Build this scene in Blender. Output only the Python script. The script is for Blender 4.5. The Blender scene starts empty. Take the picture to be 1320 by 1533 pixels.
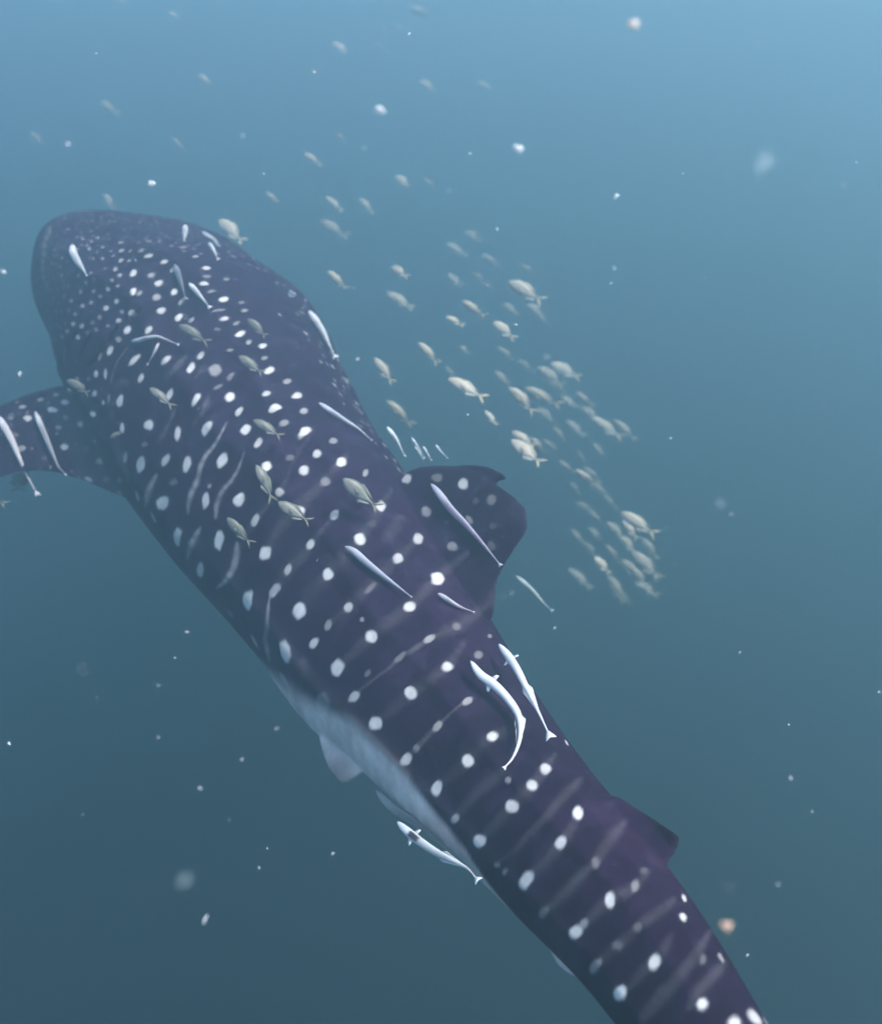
import bpy, math, random
import numpy as np
from mathutils import Vector, Matrix
from mathutils.bvhtree import BVHTree

sc = bpy.context.scene
col = sc.collection
RNG = random.Random(7)
rad = math.radians

# ---------------------------------------------------------------- camera
PITCH = 30.0                       # the diver looks down at the shark
FOV_V = 55.0
cam = bpy.data.cameras.new('camera')
cam_ob = bpy.data.objects.new('camera', cam)
col.objects.link(cam_ob)
sc.camera = cam_ob
cam.sensor_fit = 'VERTICAL'
cam.sensor_height = 24.0
cam.lens = 12.0 / math.tan(rad(FOV_V / 2))
cam_ob.rotation_euler = (rad(90 - PITCH), 0, 0)
cam.clip_start = 0.05
cam.clip_end = 400
cam.dof.use_dof = True
cam.dof.focus_distance = 3.9
cam.dof.aperture_fstop = 0.85

# ---------------------------------------------------------------- sky and sun
SUN_EL, SUN_AZ = 60.0, 105.0
world = bpy.data.worlds.new('World')
sc.world = world
world.use_nodes = True
wn = world.node_tree
sky = wn.nodes.new('ShaderNodeTexSky')
sky.sky_type = 'NISHITA'
sky.sun_disc = False
sky.sun_elevation = rad(SUN_EL)
sky.sun_rotation = rad(SUN_AZ)
sky.dust_density = 2.0
wn.links.new(sky.outputs[0], wn.nodes['Background'].inputs[0])
wn.nodes['Background'].inputs[1].default_value = 0.13
sun = bpy.data.lights.new('sun', 'SUN')
sun.energy = 3.0
sun.angle = rad(12.0)               # spread by the moving surface
sun.color = (1.0, 0.91, 0.85)
sun_ob = bpy.data.objects.new('sun', sun)
col.objects.link(sun_ob)
sd = Vector((math.sin(rad(SUN_AZ)) * math.cos(rad(SUN_EL)),
             math.cos(rad(SUN_AZ)) * math.cos(rad(SUN_EL)), math.sin(rad(SUN_EL))))
sun_ob.rotation_euler = sd.to_track_quat('Z', 'Y').to_euler()
sc.view_settings.view_transform = 'Standard'
sc.view_settings.look = 'None'
sc.view_settings.exposure = 1.66
sc.view_settings.gamma = 1.0
sc.cycles.max_bounces = 8
sc.cycles.volume_bounces = 4
sc.cycles.use_denoising = True

# ---------------------------------------------------------------- helpers
FPX = 1533 / 2 / math.tan(rad(FOV_V / 2))
sp, cp = math.sin(rad(PITCH)), math.cos(rad(PITCH))
RIGHT, UP, FWD = np.array([1., 0, 0]), np.array([0, sp, cp]), np.array([0, cp, -sp])


def ray(x, y):
    return (x - 660) / FPX * RIGHT - (y - 766.5) / FPX * UP + FWD


def at(x, y, depth):
    return ray(x, y) * depth


def unit(v):
    return v / np.linalg.norm(v)


def mesh_obj(name, verts, faces, mat, parent=None, smooth=True):
    me = bpy.data.meshes.new(name)
    me.from_pydata([tuple(map(float, v)) for v in verts], [], faces)
    me.validate()
    if smooth:
        me.polygons.foreach_set('use_smooth', [True] * len(me.polygons))
    if mat:
        me.materials.append(mat)
    ob = bpy.data.objects.new(name, me)
    col.objects.link(ob)
    ob.parent = parent
    return ob


def tag(o, label=None, cat=None, group=None, kind=None):
    if label: o['label'] = label
    if cat: o['category'] = cat
    if group: o['group'] = group
    if kind: o['kind'] = kind
    return o


def spline(P, n):
    """Catmull-Rom through the rows of P (any width), n samples, by chord length of the first three columns."""
    P = np.asarray(P, float)
    d = np.r_[0, np.cumsum(np.linalg.norm(np.diff(P[:, :3], axis=0), axis=1))]
    T = np.gradient(P, d, axis=0)
    s = np.linspace(0, d[-1], n)
    k = np.clip(np.searchsorted(d, s, side='right') - 1, 0, len(d) - 2)
    h = (d[k + 1] - d[k])[:, None]
    u = ((s - d[k])[:, None]) / h
    out = ((2*u**3 - 3*u**2 + 1) * P[k] + (u**3 - 2*u**2 + u) * h * T[k]
           + (-2*u**3 + 3*u**2) * P[k + 1] + (u**3 - u**2) * h * T[k + 1])
    return out, s


def new_mat(name):
    m = bpy.data.materials.new(name)
    m.use_nodes = True
    return m, m.node_tree, m.node_tree.nodes['Principled BSDF']


def attr_mat(name, attr, rough=0.5, noise_scale=30, noise_amt=0.25, bump=0.1, bump_scale=120, spec=0.3, sss=0.0):
    m, nt, b = new_mat(name)
    a = nt.nodes.new('ShaderNodeAttribute'); a.attribute_name = attr
    tc = nt.nodes.new('ShaderNodeTexCoord')
    n1 = nt.nodes.new('ShaderNodeTexNoise')
    n1.inputs['Scale'].default_value = noise_scale
    n1.inputs['Detail'].default_value = 6
    n1.inputs['Roughness'].default_value = 0.65
    nt.links.new(tc.outputs['Object'], n1.inputs['Vector'])
    mr = nt.nodes.new('ShaderNodeMapRange')
    mr.inputs['From Min'].default_value = 0.25
    mr.inputs['From Max'].default_value = 0.75
    mr.inputs['To Min'].default_value = 1 - noise_amt
    mr.inputs['To Max'].default_value = 1 + noise_amt
    nt.links.new(n1.outputs['Fac'], mr.inputs['Value'])
    mul = nt.nodes.new('ShaderNodeVectorMath'); mul.operation = 'SCALE'
    nt.links.new(a.outputs['Color'], mul.inputs[0])
    nt.links.new(mr.outputs[0], mul.inputs['Scale'])
    nt.links.new(mul.outputs[0], b.inputs['Base Color'])
    b.inputs['Roughness'].default_value = rough
    b.inputs['Specular IOR Level'].default_value = spec
    n2 = nt.nodes.new('ShaderNodeTexNoise')
    n2.inputs['Scale'].default_value = bump_scale
    n2.inputs['Detail'].default_value = 4
    nt.links.new(tc.outputs['Object'], n2.inputs['Vector'])
    bp = nt.nodes.new('ShaderNodeBump')
    bp.inputs['Strength'].default_value = bump
    bp.inputs['Distance'].default_value = 0.01
    nt.links.new(n2.outputs['Fac'], bp.inputs['Height'])
    nt.links.new(bp.outputs[0], b.inputs['Normal'])
    return m


def set_color(me, name, rgb):
    a = me.attributes.new(name, 'FLOAT_COLOR', 'POINT')
    a.data.foreach_set('color', np.c_[rgb, np.ones(len(rgb))].astype(np.float32).ravel())


def sstep(a, b, x):
    t = np.clip((x - a) / (b - a), 0, 1)
    return t * t * (3 - 2 * t)


# ---------------------------------------------------------------- the water (a box of even, pale blue scattering)
TOP, BOTTOM, HALF = 1.6, -26.0, 45.0
hv = [(x, y, z) for z in (BOTTOM, TOP) for y in (-HALF, HALF) for x in (-HALF, HALF)]
hf = [(0, 2, 3, 1), (4, 5, 7, 6), (0, 1, 5, 4), (2, 6, 7, 3), (0, 4, 6, 2), (1, 3, 7, 5)]
wm = bpy.data.materials.new('sea_water')
wm.use_nodes = True
wt = wm.node_tree
wt.nodes.clear()
wo = wt.nodes.new('ShaderNodeOutputMaterial')
wv = wt.nodes.new('ShaderNodeVolumePrincipled')
wv.inputs['Color'].default_value = (0.43, 0.63, 0.69, 1)
wv.inputs['Absorption Color'].default_value = (0, 0, 0, 1)
wv.inputs['Density'].default_value = 0.102
wv.inputs['Anisotropy'].default_value = 0.77
wt.links.new(wv.outputs[0], wo.inputs['Volume'])
tag(mesh_obj('haze', hv, hf, wm, smooth=False), kind='stuff')

# ---------------------------------------------------------------- whale shark: spine and sections
# centre of the body in the picture, depth, breadth in the picture, width/height, lean of the back towards the viewer
ST = np.array([
    (186, 385, 8.10, 224, 1.75, 50), (211, 420, 7.85, 262, 1.60, 47), (243, 460, 7.60, 294, 1.42, 44),
    (294, 532, 7.15, 356, 1.22, 40), (343, 633, 6.62, 358, 1.08, 35), (402, 728, 6.12, 342, 1.00, 30),
    (459, 800, 5.68, 334, 0.96, 27), (521, 886, 5.20, 319, 0.93, 24), (580, 976, 4.74, 311, 0.92, 21),
    (653, 1063, 4.30, 277, 0.92, 19), (722, 1146, 3.95, 252, 0.92, 18), (796, 1229, 3.62, 229, 0.92, 18),
    (872, 1312, 3.30, 217, 0.90, 18), (950, 1404, 3.02, 203, 0.86, 18), (1025, 1510, 2.78, 190, 0.80, 18),
    (1100, 1625, 2.58, 172, 0.74, 18), (1175, 1745, 2.40, 150, 0.66, 18), (1235, 1850, 2.25, 120, 0.55, 18)], float)
rows = []
for x, y, z, w, r, psi in ST:
    D = w * z / FPX / 2
    h = D / math.sqrt(math.cos(rad(psi))**2 + (r * math.sin(rad(psi)))**2)
    rows.append(np.r_[at(x, y, z), h, h * r, psi])
NS = 300
SP, SL = spline(rows, NS)
LEN = SL[-1]
C = SP[:, :3]
A = np.gradient(C, SL, axis=0)
A = -A / np.linalg.norm(A, axis=1)[:, None]          # points to the snout
V = -C / np.linalg.norm(C, axis=1)[:, None]          # to the viewer
V = V - (V * A).sum(1)[:, None] * A
V /= np.linalg.norm(V, axis=1)[:, None]
N = np.cross(A, V)                                   # across the body, in the picture plane
N *= np.sign(N[:, :1])                               # to the right in the picture
psi = np.radians(SP[:, 5])[:, None]
D_ = np.cos(psi) * N + np.sin(psi) * V               # dorsal
L_ = np.cos(psi) * V - np.sin(psi) * N               # the shark's left
Hh, Ww = SP[:, 3].copy(), SP[:, 4].copy()
nose = np.clip(SL / 0.30, 0, 1)
cap = np.maximum(1 - (1 - nose)**4.2, 0)**(1 / 4.2)
tailf = 1.0
BODY_H, BODY_W = Hh * cap, Ww * cap
NT = 128
th = np.linspace(0, 2 * np.pi, NT, endpoint=False)
S01 = SL / LEN


def ridge(t0, wid):
    d = np.abs((th - t0 + np.pi) % (2 * np.pi) - np.pi)
    return np.exp(-(d / wid)**2)


RV = []
for i in range(NS):
    c, s = np.cos(th), np.sin(th)
    e = 2 / (2.25 + .8 * (1 - sstep(0.02, .16, S01[i])))
    cx = np.sign(c) * np.abs(c)**e
    sx = np.sign(s) * np.abs(s)**e
    up = np.where(cx > 0, 1.0, 1.0 if i > 60 else 0.9) * cx * BODY_H[i]
    k = sstep(0.10, 0.22, S01[i])
    keel = sstep(0.45, 0.75, S01[i])
    bump = 1 + k * 0.036 * (ridge(rad(36), .085) + ridge(rad(-36), .085) + ridge(rad(66), .08) + ridge(rad(-66), .08)) \
        + k * 0.015 * ridge(0, .15) + (0.02 * k + .012 * keel) * (ridge(rad(114), .09) + ridge(rad(-114), .09))
    RV.append(C[i] + np.outer(up * bump, D_[i]) + np.outer(sx * BODY_W[i] * bump, L_[i]))
verts = [C[0] + A[0] * 0.01]
faces = []
RV = RV[1:]
for r in RV: verts.extend(r)
nr = len(RV)
for j in range(NT):
    faces.append((0, 1 + j, 1 + (j + 1) % NT))
for i in range(nr - 1):
    a, b = 1 + i * NT, 1 + (i + 1) * NT
    for j in range(NT):
        k = (j + 1) % NT
        faces.append((a + j, b + j, b + k, a + k))
verts.append(C[-1])
e = len(verts) - 1
a = 1 + (nr - 1) * NT
for j in range(NT):
    faces.append((a + (j + 1) % NT, a + j, e))


def fin(LE, TE, thick, edge=0.011, bend=None, nspan=26, nch=18):
    """Closed fin between a leading and a trailing edge given as matching 3D points, root first."""
    LE, _ = spline(LE, nspan)
    TE, _ = spline(TE, nspan)
    base = len(verts)
    sp_ = LE[-1] * .5 + TE[-1] * .5 - (LE[0] + TE[0]) * .5
    for i in range(nspan):
        f = i / (nspan - 1)
        ch = TE[i] - LE[i]
        nrm = unit(np.cross(ch if np.linalg.norm(ch) > 1e-3 else TE[0] - LE[0], sp_))
        off = bend * f * f if bend is not None else 0
        up_, lo = [], []
        for j in range(nch + 1):
            u = j / nch
            p = LE[i] + ch * u + off
            t = edge + thick * (.28 * (1 - f) + .72 * (1 - f)**2 + .9 * max(0, 1 - f * 3.2)**2) * (math.sin(math.pi * min(u**.62, 1)) ** .9 if 0 < u < 1 else 0)
            t *= (0.35 if j in (0, nch) else 1)
            up_.append(p + nrm * t); lo.append(p - nrm * t)
        verts.extend(up_ + lo[::-1])
    m = 2 * (nch + 1)
    for i in range(nspan - 1):
        for j in range(m):
            k = (j + 1) % m
            faces.append((base + i * m + j, base + i * m + k, base + (i + 1) * m + k, base + (i + 1) * m + j))
    faces.append(tuple(base + j for j in range(m))[::-1])
    q = base + (nspan - 1) * m
    faces.append(tuple(q + j for j in range(m)))


def on_plane(x, y, p0, n):
    r = ray(x, y)
    return r * (p0 @ n) / (r @ n)


def near(px, py):
    i = np.argmin([np.hypot(*((np.array([660 + FPX * (c @ RIGHT) / (c @ FWD), 766.5 - FPX * (c @ UP) / (c @ FWD)])) - (px, py))) for c in C])
    return i


# first dorsal
i1 = near(540, 915)
P0, Nn = C[i1], L_[i1]
LEp = [(560, 760), (612, 704), (655, 694), (695, 699), (728, 714), (757, 735)]
TEp = [(690, 960), (736, 925), (741, 868), (756, 832), (778, 790), (774, 752)]
fin([on_plane(x, y, P0, Nn) for x, y in LEp], [on_plane(x, y, P0, Nn) for x, y in TEp], 0.055, bend=-0.07 * L_[i1])
hook = 0.05 * L_[i1]
fin([on_plane(x, y, P0, Nn) - hook for x, y in [(600, 730), (650, 697), (690, 689), (722, 692), (747, 703)]],
    [on_plane(x, y, P0, Nn) - hook for x, y in [(650, 770), (690, 735), (715, 721), (734, 714), (748, 710)]], 0.03)
# second dorsal
i2 = near(880, 1320)
P0, Nn = C[i2], L_[i2]
LEp = [(880, 1210), (912, 1190), (950, 1208), (984, 1230), (1003, 1243)]
TEp = [(960, 1330), (990, 1320), (993, 1296), (1004, 1272), (1007, 1254)]
fin([on_plane(x, y, P0, Nn) for x, y in LEp], [on_plane(x, y, P0, Nn) for x, y in TEp], 0.04, bend=-0.03 * L_[i2])
# pectorals
i3 = near(330, 620)
rootL = C[i3] + 0.55 * L_[i3] * Ww[i3] - 0.62 * D_[i3] * Hh[i3]
span = unit(0.62 * L_[i3] - 0.78 * D_[i3])
Np = unit(np.cross(span, A[i3]))
Np *= np.sign(Np @ D_[i3])
LEp = [(190, 575), (120, 574), (60, 583), (0, 604), (-70, 650), (-130, 715), (-165, 775)]
TEp = [(245, 760), (178, 742), (118, 716), (50, 701), (-15, 712), (-90, 755), (-160, 795)]
pec_le = [on_plane(x, y, rootL, Np) for x, y in LEp]
pec_te = [on_plane(x, y, rootL, Np) for x, y in TEp]
fin(pec_le, pec_te, 0.06, bend=-0.10 * Np)


def mirror(p, i):
    q = p - C[i]
    return p - 2 * (q @ L_[i]) * L_[i]


fin([mirror(p, i3) for p in pec_le], [mirror(p, i3) for p in pec_te], 0.06)
# pelvic pair
i4 = near(600, 1010)
rp = C[i4] - 0.72 * D_[i4] * Hh[i4] + .45 * L_[i4] * Ww[i4]
Npv = unit(np.cross(unit(-D_[i4] + .35 * L_[i4]), A[i4]))
LEp = [(505, 1040), (478, 1085), (482, 1125), (494, 1155), (508, 1172)]
TEp = [(590, 1140), (556, 1145), (540, 1158), (528, 1167), (518, 1173)]
pl = [on_plane(x, y, rp, Npv) for x, y in LEp]
pt = [on_plane(x, y, rp, Npv) for x, y in TEp]
fin(pl, pt, 0.022)
fin([mirror(p, i4) for p in pl], [mirror(p, i4) for p in pt], 0.022)
# anal
i5 = near(890, 1330)
P0, Nn = C[i5], L_[i5]
LEp = [(860, 1390), (822, 1416), (832, 1441), (845, 1454), (856, 1461)]
TEp = [(930, 1440), (898, 1472), (878, 1466), (868, 1464), (860, 1463)]
fin([on_plane(x, y, P0, Nn) for x, y in LEp], [on_plane(x, y, P0, Nn) for x, y in TEp], 0.02)
# caudal, beyond the frame
ct, ca, cd = C[-1], A[-1], D_[-1]
fin([ct + .42 * ca + .02 * cd, ct + .05 * ca + .22 * cd, ct - .35 * ca + .55 * cd, ct - .8 * ca + .95 * cd, ct - 1.05 * ca + 1.2 * cd],
    [ct - .15 * ca - .02 * cd, ct - .30 * ca + .16 * cd, ct - .62 * ca + .48 * cd, ct - .95 * ca + .88 * cd, ct - 1.1 * ca + 1.18 * cd], 0.05)
fin([ct + .36 * ca - .02 * cd, ct + .02 * ca - .22 * cd, ct - .22 * ca - .45 * cd, ct - .42 * ca - .68 * cd],
    [ct - .15 * ca + .02 * cd, ct - .27 * ca - .15 * cd, ct - .38 * ca - .38 * cd, ct - .47 * ca - .66 * cd], 0.045)

# one continuous skin over trunk and fins
raw = mesh_obj('shark_cage', verts, faces, None)
VOX = 0.0085
md = raw.modifiers.new('skin', 'REMESH'); md.mode = 'VOXEL'; md.voxel_size = VOX
ms = raw.modifiers.new('soften', 'SMOOTH'); ms.factor = 0.5; ms.iterations = 16
dg = bpy.context.evaluated_depsgraph_get()
me = bpy.data.meshes.new_from_object(raw.evaluated_get(dg))
me.name = 'whale_shark'
old = raw.data
bpy.data.objects.remove(raw)
bpy.data.meshes.remove(old)
shark = bpy.data.objects.new('whale_shark', me)
col.objects.link(shark)
nv = len(me.vertices)
VX = np.empty(nv * 3, np.float32); me.vertices.foreach_get('co', VX); VX = VX.reshape(-1, 3).astype(float)
VN = np.empty(nv * 3, np.float32); me.vertices.foreach_get('normal', VN); VN = VN.reshape(-1, 3).astype(float)
bvh = BVHTree.FromPolygons([v[:] for v in VX.tolist()], [p.vertices[:] for p in me.polygons])
idx = np.empty(nv, int)
for a0 in range(0, nv, 20000):
    b_ = VX[a0:a0 + 20000]
    d2 = (b_**2).sum(1)[:, None] - 2 * b_ @ C.T + (C**2).sum(1)[None]
    idx[a0:a0 + 20000] = np.argmin(d2, 1)
rel = VX - C[idx]
LU = (rel * D_[idx]).sum(1)
LLt = (rel * L_[idx]).sum(1)
TH = np.degrees(np.arctan2(LLt / np.maximum(Ww[idx], .02), LU / np.maximum(Hh[idx], .02)))
RR = np.hypot(LLt / np.maximum(Ww[idx], .05), LU / np.maximum(Hh[idx], .05))


def cast(x, y):
    r = unit(ray(x, y))
    loc, nrm, fi, dist = bvh.ray_cast(Vector((0, 0, 0)), Vector(r))
    return (None, None) if loc is None else (np.array(loc), np.array(nrm))


# ---------------------------------------------------------------- skin pattern
SPOTS = [  # x, y, half length, half breadth, slant, strength: pale spots of the coat, read off the left flank
 (200,409,6,4,55,.9),(200,436,6,4,60,1),(209,439,4.5,3,45,.5),(223,383,6.5,3,15,.8),(246,392,5.5,3,20,.8),(227,412,6,3.5,15,.55),
 (238,424,6.5,4,15,.85),(235,445,6.5,4.5,20,.6),(242,465,6.5,4.5,10,.85),(159,461,4,4,0,.8),(162,433,3.2,3,0,.7),(175,451,3.4,3.2,0,.75),
 (178,480,4,3.2,0,.7),(197,468,4.8,4,50,.8),(191,494,6.8,4.6,60,1),(222,494,6.5,4,50,.85),(178,508,4.6,4,0,.55),(182,375,4,2.6,20,.6),
 (181,363,4,2.4,0,.5),(181,390,4,2.6,40,.65),(173,403,3.4,2.8,40,.65),(180,412,3.2,2.8,0,.55),(223,361,5,2.2,10,.5),(212,375,5,2.2,15,.5),
 (147,356,3,2.2,0,.5),(154,370,2.6,2.2,0,.5),(134,372,2.6,2.4,0,.55),(125,358,2.6,2,0,.5),(154,387,2.4,2.2,0,.5),(140,387,2.2,2.2,0,.4),
 (124,458,3.2,3,0,.6),(137,453,3,3,0,.55),(140,436,3,2.2,20,.55),(121,437,2.7,2.7,0,.45),(107,450,2.7,2.7,0,.45),(113,470,3,2.8,0,.5),
 (110,485,3.5,3.2,0,.65),(123,488,3.8,3,60,.7),(117,505,3.8,3,110,.7),(101,496,3,2.8,0,.5),(93,504,3,2.8,0,.5),(150,475,3.2,3,0,.4),
 (162,488,3.2,3,0,.4),(139,483,3.2,3,0,.35),(144,494,3.2,3,0,.35),(131,498,3.2,3,0,.35),(129,423,2.6,2.4,0,.5),(168,419,2.6,2.4,0,.45),
 (177,428,2.6,2.4,0,.45),(150,444,2.8,2.6,0,.4),(183,467,3.2,3,0,.45),(274,370,5.5,1.8,0,.5),(293,384,4.6,2,5,.55),(309,401,6,2.6,0,.8),
 (309,414,6,2,0,.4),(306,424,6.5,2.8,0,.85),(317,436,6.5,2,8,.45),(261,437,5.6,4,45,.9),(258,405,3.6,2.6,45,.6),(272,452,6,3,50,.55),
 (268,475,6.6,4.3,50,1),(287,479,5,2.8,45,.5),(335,448,7,3.6,8,.95),(339,418,4.5,2,10,.4),(329,464,10,1.7,5,.4),(336,477,6.4,3,5,.8),
 (366,465,5,2.5,10,.5),(354,484,5.6,2.5,20,.45),(325,493,6,2,0,.3),(360,500,7.6,3.9,20,1),(373,512,5.2,3.2,40,.6),(393,518,6.4,3.6,13,.9),
 (362,453,5,2,5,.35),(350,384,5,1.6,-20,.35),(419,471,4,1.5,-45,.35),(165,525,7.6,4,70,.9),(150,534,6,2.4,80,.55),(144,560,5.6,3.3,85,.9),
 (158,560,8,2.3,88,.7),(201,539,11,4,45,.95),(248,539,9,4,45,.9),(211,566,7,4,72,.75),(180,600,9.2,4.6,75,1),(254,591,9.6,4,65,.95),
 (142,589,4.7,3.9,90,.95),(155,603,4,2.1,85,.8),(163,597,7,2.2,85,.4),(103,583,4.9,3.6,-20,.95),(98,602,6,3.7,-5,.95),(124,578,3.7,3.1,0,.75),
 (116,567,3.1,3,0,.6),(139,620,5.1,3.9,-30,.95),(121,635,5,4.5,0,.75),(97,669,6.2,4.6,0,.85),(142,661,6,3.5,-35,.55),(183,641,7.6,3.6,88,1),
 (223,636,7.8,7,40,1),(266,649,11,4.6,80,.95),(216,665,4.6,4,0,.35),(133,567,3,3,0,.4),(84,591,4.2,3.1,0,.6),(115,614,4.4,3.2,0,.4),
 (99,625,4.2,3.8,0,.4),(88,640,4.8,3.2,-10,.5),(81,614,5.4,3.6,-8,.9),(286,551,8,4.6,62,.95),(301,532,6.6,3.9,45,.9),(322,554,9,9,0,.55),
 (403,555,8,4.6,25,.9),(399,589,7,3.7,18,.8),(430,571,6,4,15,.55),(445,592,7.6,4.7,12,.85),(412,610,9.2,5.6,15,.95),(425,633,7.6,4.5,25,.6),
 (455,615,6.2,4.6,20,.55),(457,645,9.4,5.7,30,.95),(344,594,7.4,6.2,45,1),(293,598,11,4.2,58,.9),(345,564,7,3.5,50,.4),(327,579,7,3,30,.4),
 (358,616,7.6,4.2,55,.8),(309,641,11.2,5.6,65,1),(368,643,8.2,6.3,55,1),(387,663,8,4.7,60,.8),(345,524,5,2.2,5,.5),(396,536,5.2,2.7,15,.45),
 (211,695,12.2,6.2,80,1),(248,689,10,5,60,.75),(280,695,12.2,5.7,78,1),(333,689,11.6,6.7,62,1),(244,753,10.6,8.4,60,1),(308,749,12.6,5,85,.95),
 (265,805,13,5.7,95,.95),(328,809,14,6.7,83,1),(206,743,8,3.2,105,.7),(230,775,9,3.2,115,.6),(188,685,10,3.2,80,.4),(358,748,10.4,7.6,60,1),
 (260,722,6,5,0,.3),(314,728,4,2.7,60,.5),(300,853,11.2,5.7,88,.85),(370,899,15,7.2,84,1),(397,828,11.2,8.2,62,1),(465,815,7.7,5.7,55,.8),
 (431,853,8.2,5.2,65,.75),(411,884,12,6,55,.75),(448,914,12.6,9.2,75,1),(470,963,9.6,5.6,50,.8),(345,919,8,4,125,.35),(381,960,11,3.2,118,.7),
 (499,660,6.2,4.7,10,.5),(475,679,6.7,5.7,45,.85),(511,692,7.7,6.6,15,.9),(455,704,7.6,7.2,45,.85),(434,685,7,4.6,15,.3),(487,721,7.6,6.6,0,.4),
 (399,698,6.7,7.2,60,1),(418,737,6.7,6.2,0,.75),(448,764,6.9,7.6,60,1),(501,771,8.2,5.6,55,.75),(382,779,10.6,5.2,65,.85),(547,708,6,3.7,65,.5),
 (608,716,6.9,7.2,0,.85),(539,807,8.2,8.6,0,1),(491,860,8.2,8.6,0,1),(522,909,7.7,6.6,45,.8),(556,953,9.2,9.6,0,1),(613,908,9.2,7.7,15,.9),
 (596,835,7.7,7.1,0,.75),(626,806,7.2,8.1,0,.7),(570,758,7,7.6,0,.8),(638,766,7,8,0,.5),(557,783,7,7,0,.15),(491,936,9,5,60,.5),
 (555,880,12,4,45,.3),(542,927,3.2,3.6,0,.6),(654,715,8,6,0,.35),(693,724,7.6,8.1,0,.8),(735,748,7,8,0,.3),(712,750,5,5,0,.15),
 (677,818,7.7,6.7,10,.5),(655,866,9.6,9.6,0,.95),(702,778,7,4,-55,.4),(669,782,4,4,0,.2),(737,787,5,5,0,.15),(735,817,6,7,0,.2),
 (683,938,7,5.6,0,.35),(643,956,10,5,32,.6),(599,984,11,4.6,45,.4),(669,998,8,7.2,0,.9),(615,1037,9.2,9.6,40,1),(716,980,6.2,6.2,0,.35),
 (699,1050,9,5,30,.55),(733,952,3.2,3,0,.4),(426,976,17,7.2,100,.95),(505,1000,12.6,9.2,75,1),(530,1043,10,6.6,45,.75),(562,1083,10.2,10,45,1),
 (425,1017,12,3.6,120,.45),(483,1052,14,9,110,.4),(550,1008,6,4,60,.3),(608,1137,11.2,7.2,55,.9),(623,1120,5.6,5.2,0,.45),(655,1087,10,5.2,50,.6),
 (700,1139,9.7,8.7,30,1),(654,1180,12,7.7,70,1),(737,1102,8.1,7.1,20,.95),(816,1150,8.1,8.1,0,.85),(796,1176,8.1,8.1,0,.85),(766,1207,9.7,9.6,30,1),
 (680,1226,8,5.2,55,.65),(717,1259,10.7,9.2,40,1),(760,1168,4.2,4.2,0,.5),(787,1318,15,8.7,50,1),(743,1295,5,3.7,30,.5),(755,1306,5.7,3.2,60,.5),
 (865,1218,10,7.2,100,1),(839,1262,9.7,8.2,45,1),(891,1291,9,6,90,.3),(950,1327,9,6,70,.45),(964,1303,5,5,0,.2),(913,1347,11.2,7.7,90,1),
 (861,1396,11.2,8.7,45,1),(874,1382,8,6.2,60,.55),(813,1366,10,6,55,.4),(923,1415,8,7,0,.3),(890,1447,12,6.2,60,.55),(927,1486,11.6,9.2,60,1),
 (954,1388,7,7,0,.3),(979,1441,11.2,8.7,65,1),(1050,1503,9.6,7.7,60,.85),(1022,1373,6.6,4.2,-65,.9),(1024,1345,6,2.7,-65,.8),(1052,1436,8,5,90,.25),
 (1079,1434,8,2.7,-62,.55),(848,1112,5,2.7,-60,.7),(907,1181,5.6,2.7,-50,.8),
 (29,593,5.6,2.9,0,.85),(54,586,5.6,2.6,-5,.75),(71,580,4.6,2.1,0,.55),(61,598,5.1,2.9,8,.6),(78,613,6.3,3.9,-8,.95),(34,609,5.6,2.6,10,.55),
 (42,626,6.6,4.1,0,.95),(2,603,5.1,2.9,0,.75),(33,671,6.1,4.2,0,.6),(23,651,5.1,3.6,0,.35),(16,626,4.7,2.6,0,.35),(151,690,5.6,5.1,0,.6),
 (179,719,5.1,4.6,0,.4),(159,718,5.1,4.1,0,.3),(133,718,7.1,3.6,-25,.6),(67,686,5.6,3.1,0,.2),(129,672,4.6,5.1,0,.2),(180,739,6.1,3.6,-35,.35)]
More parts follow.
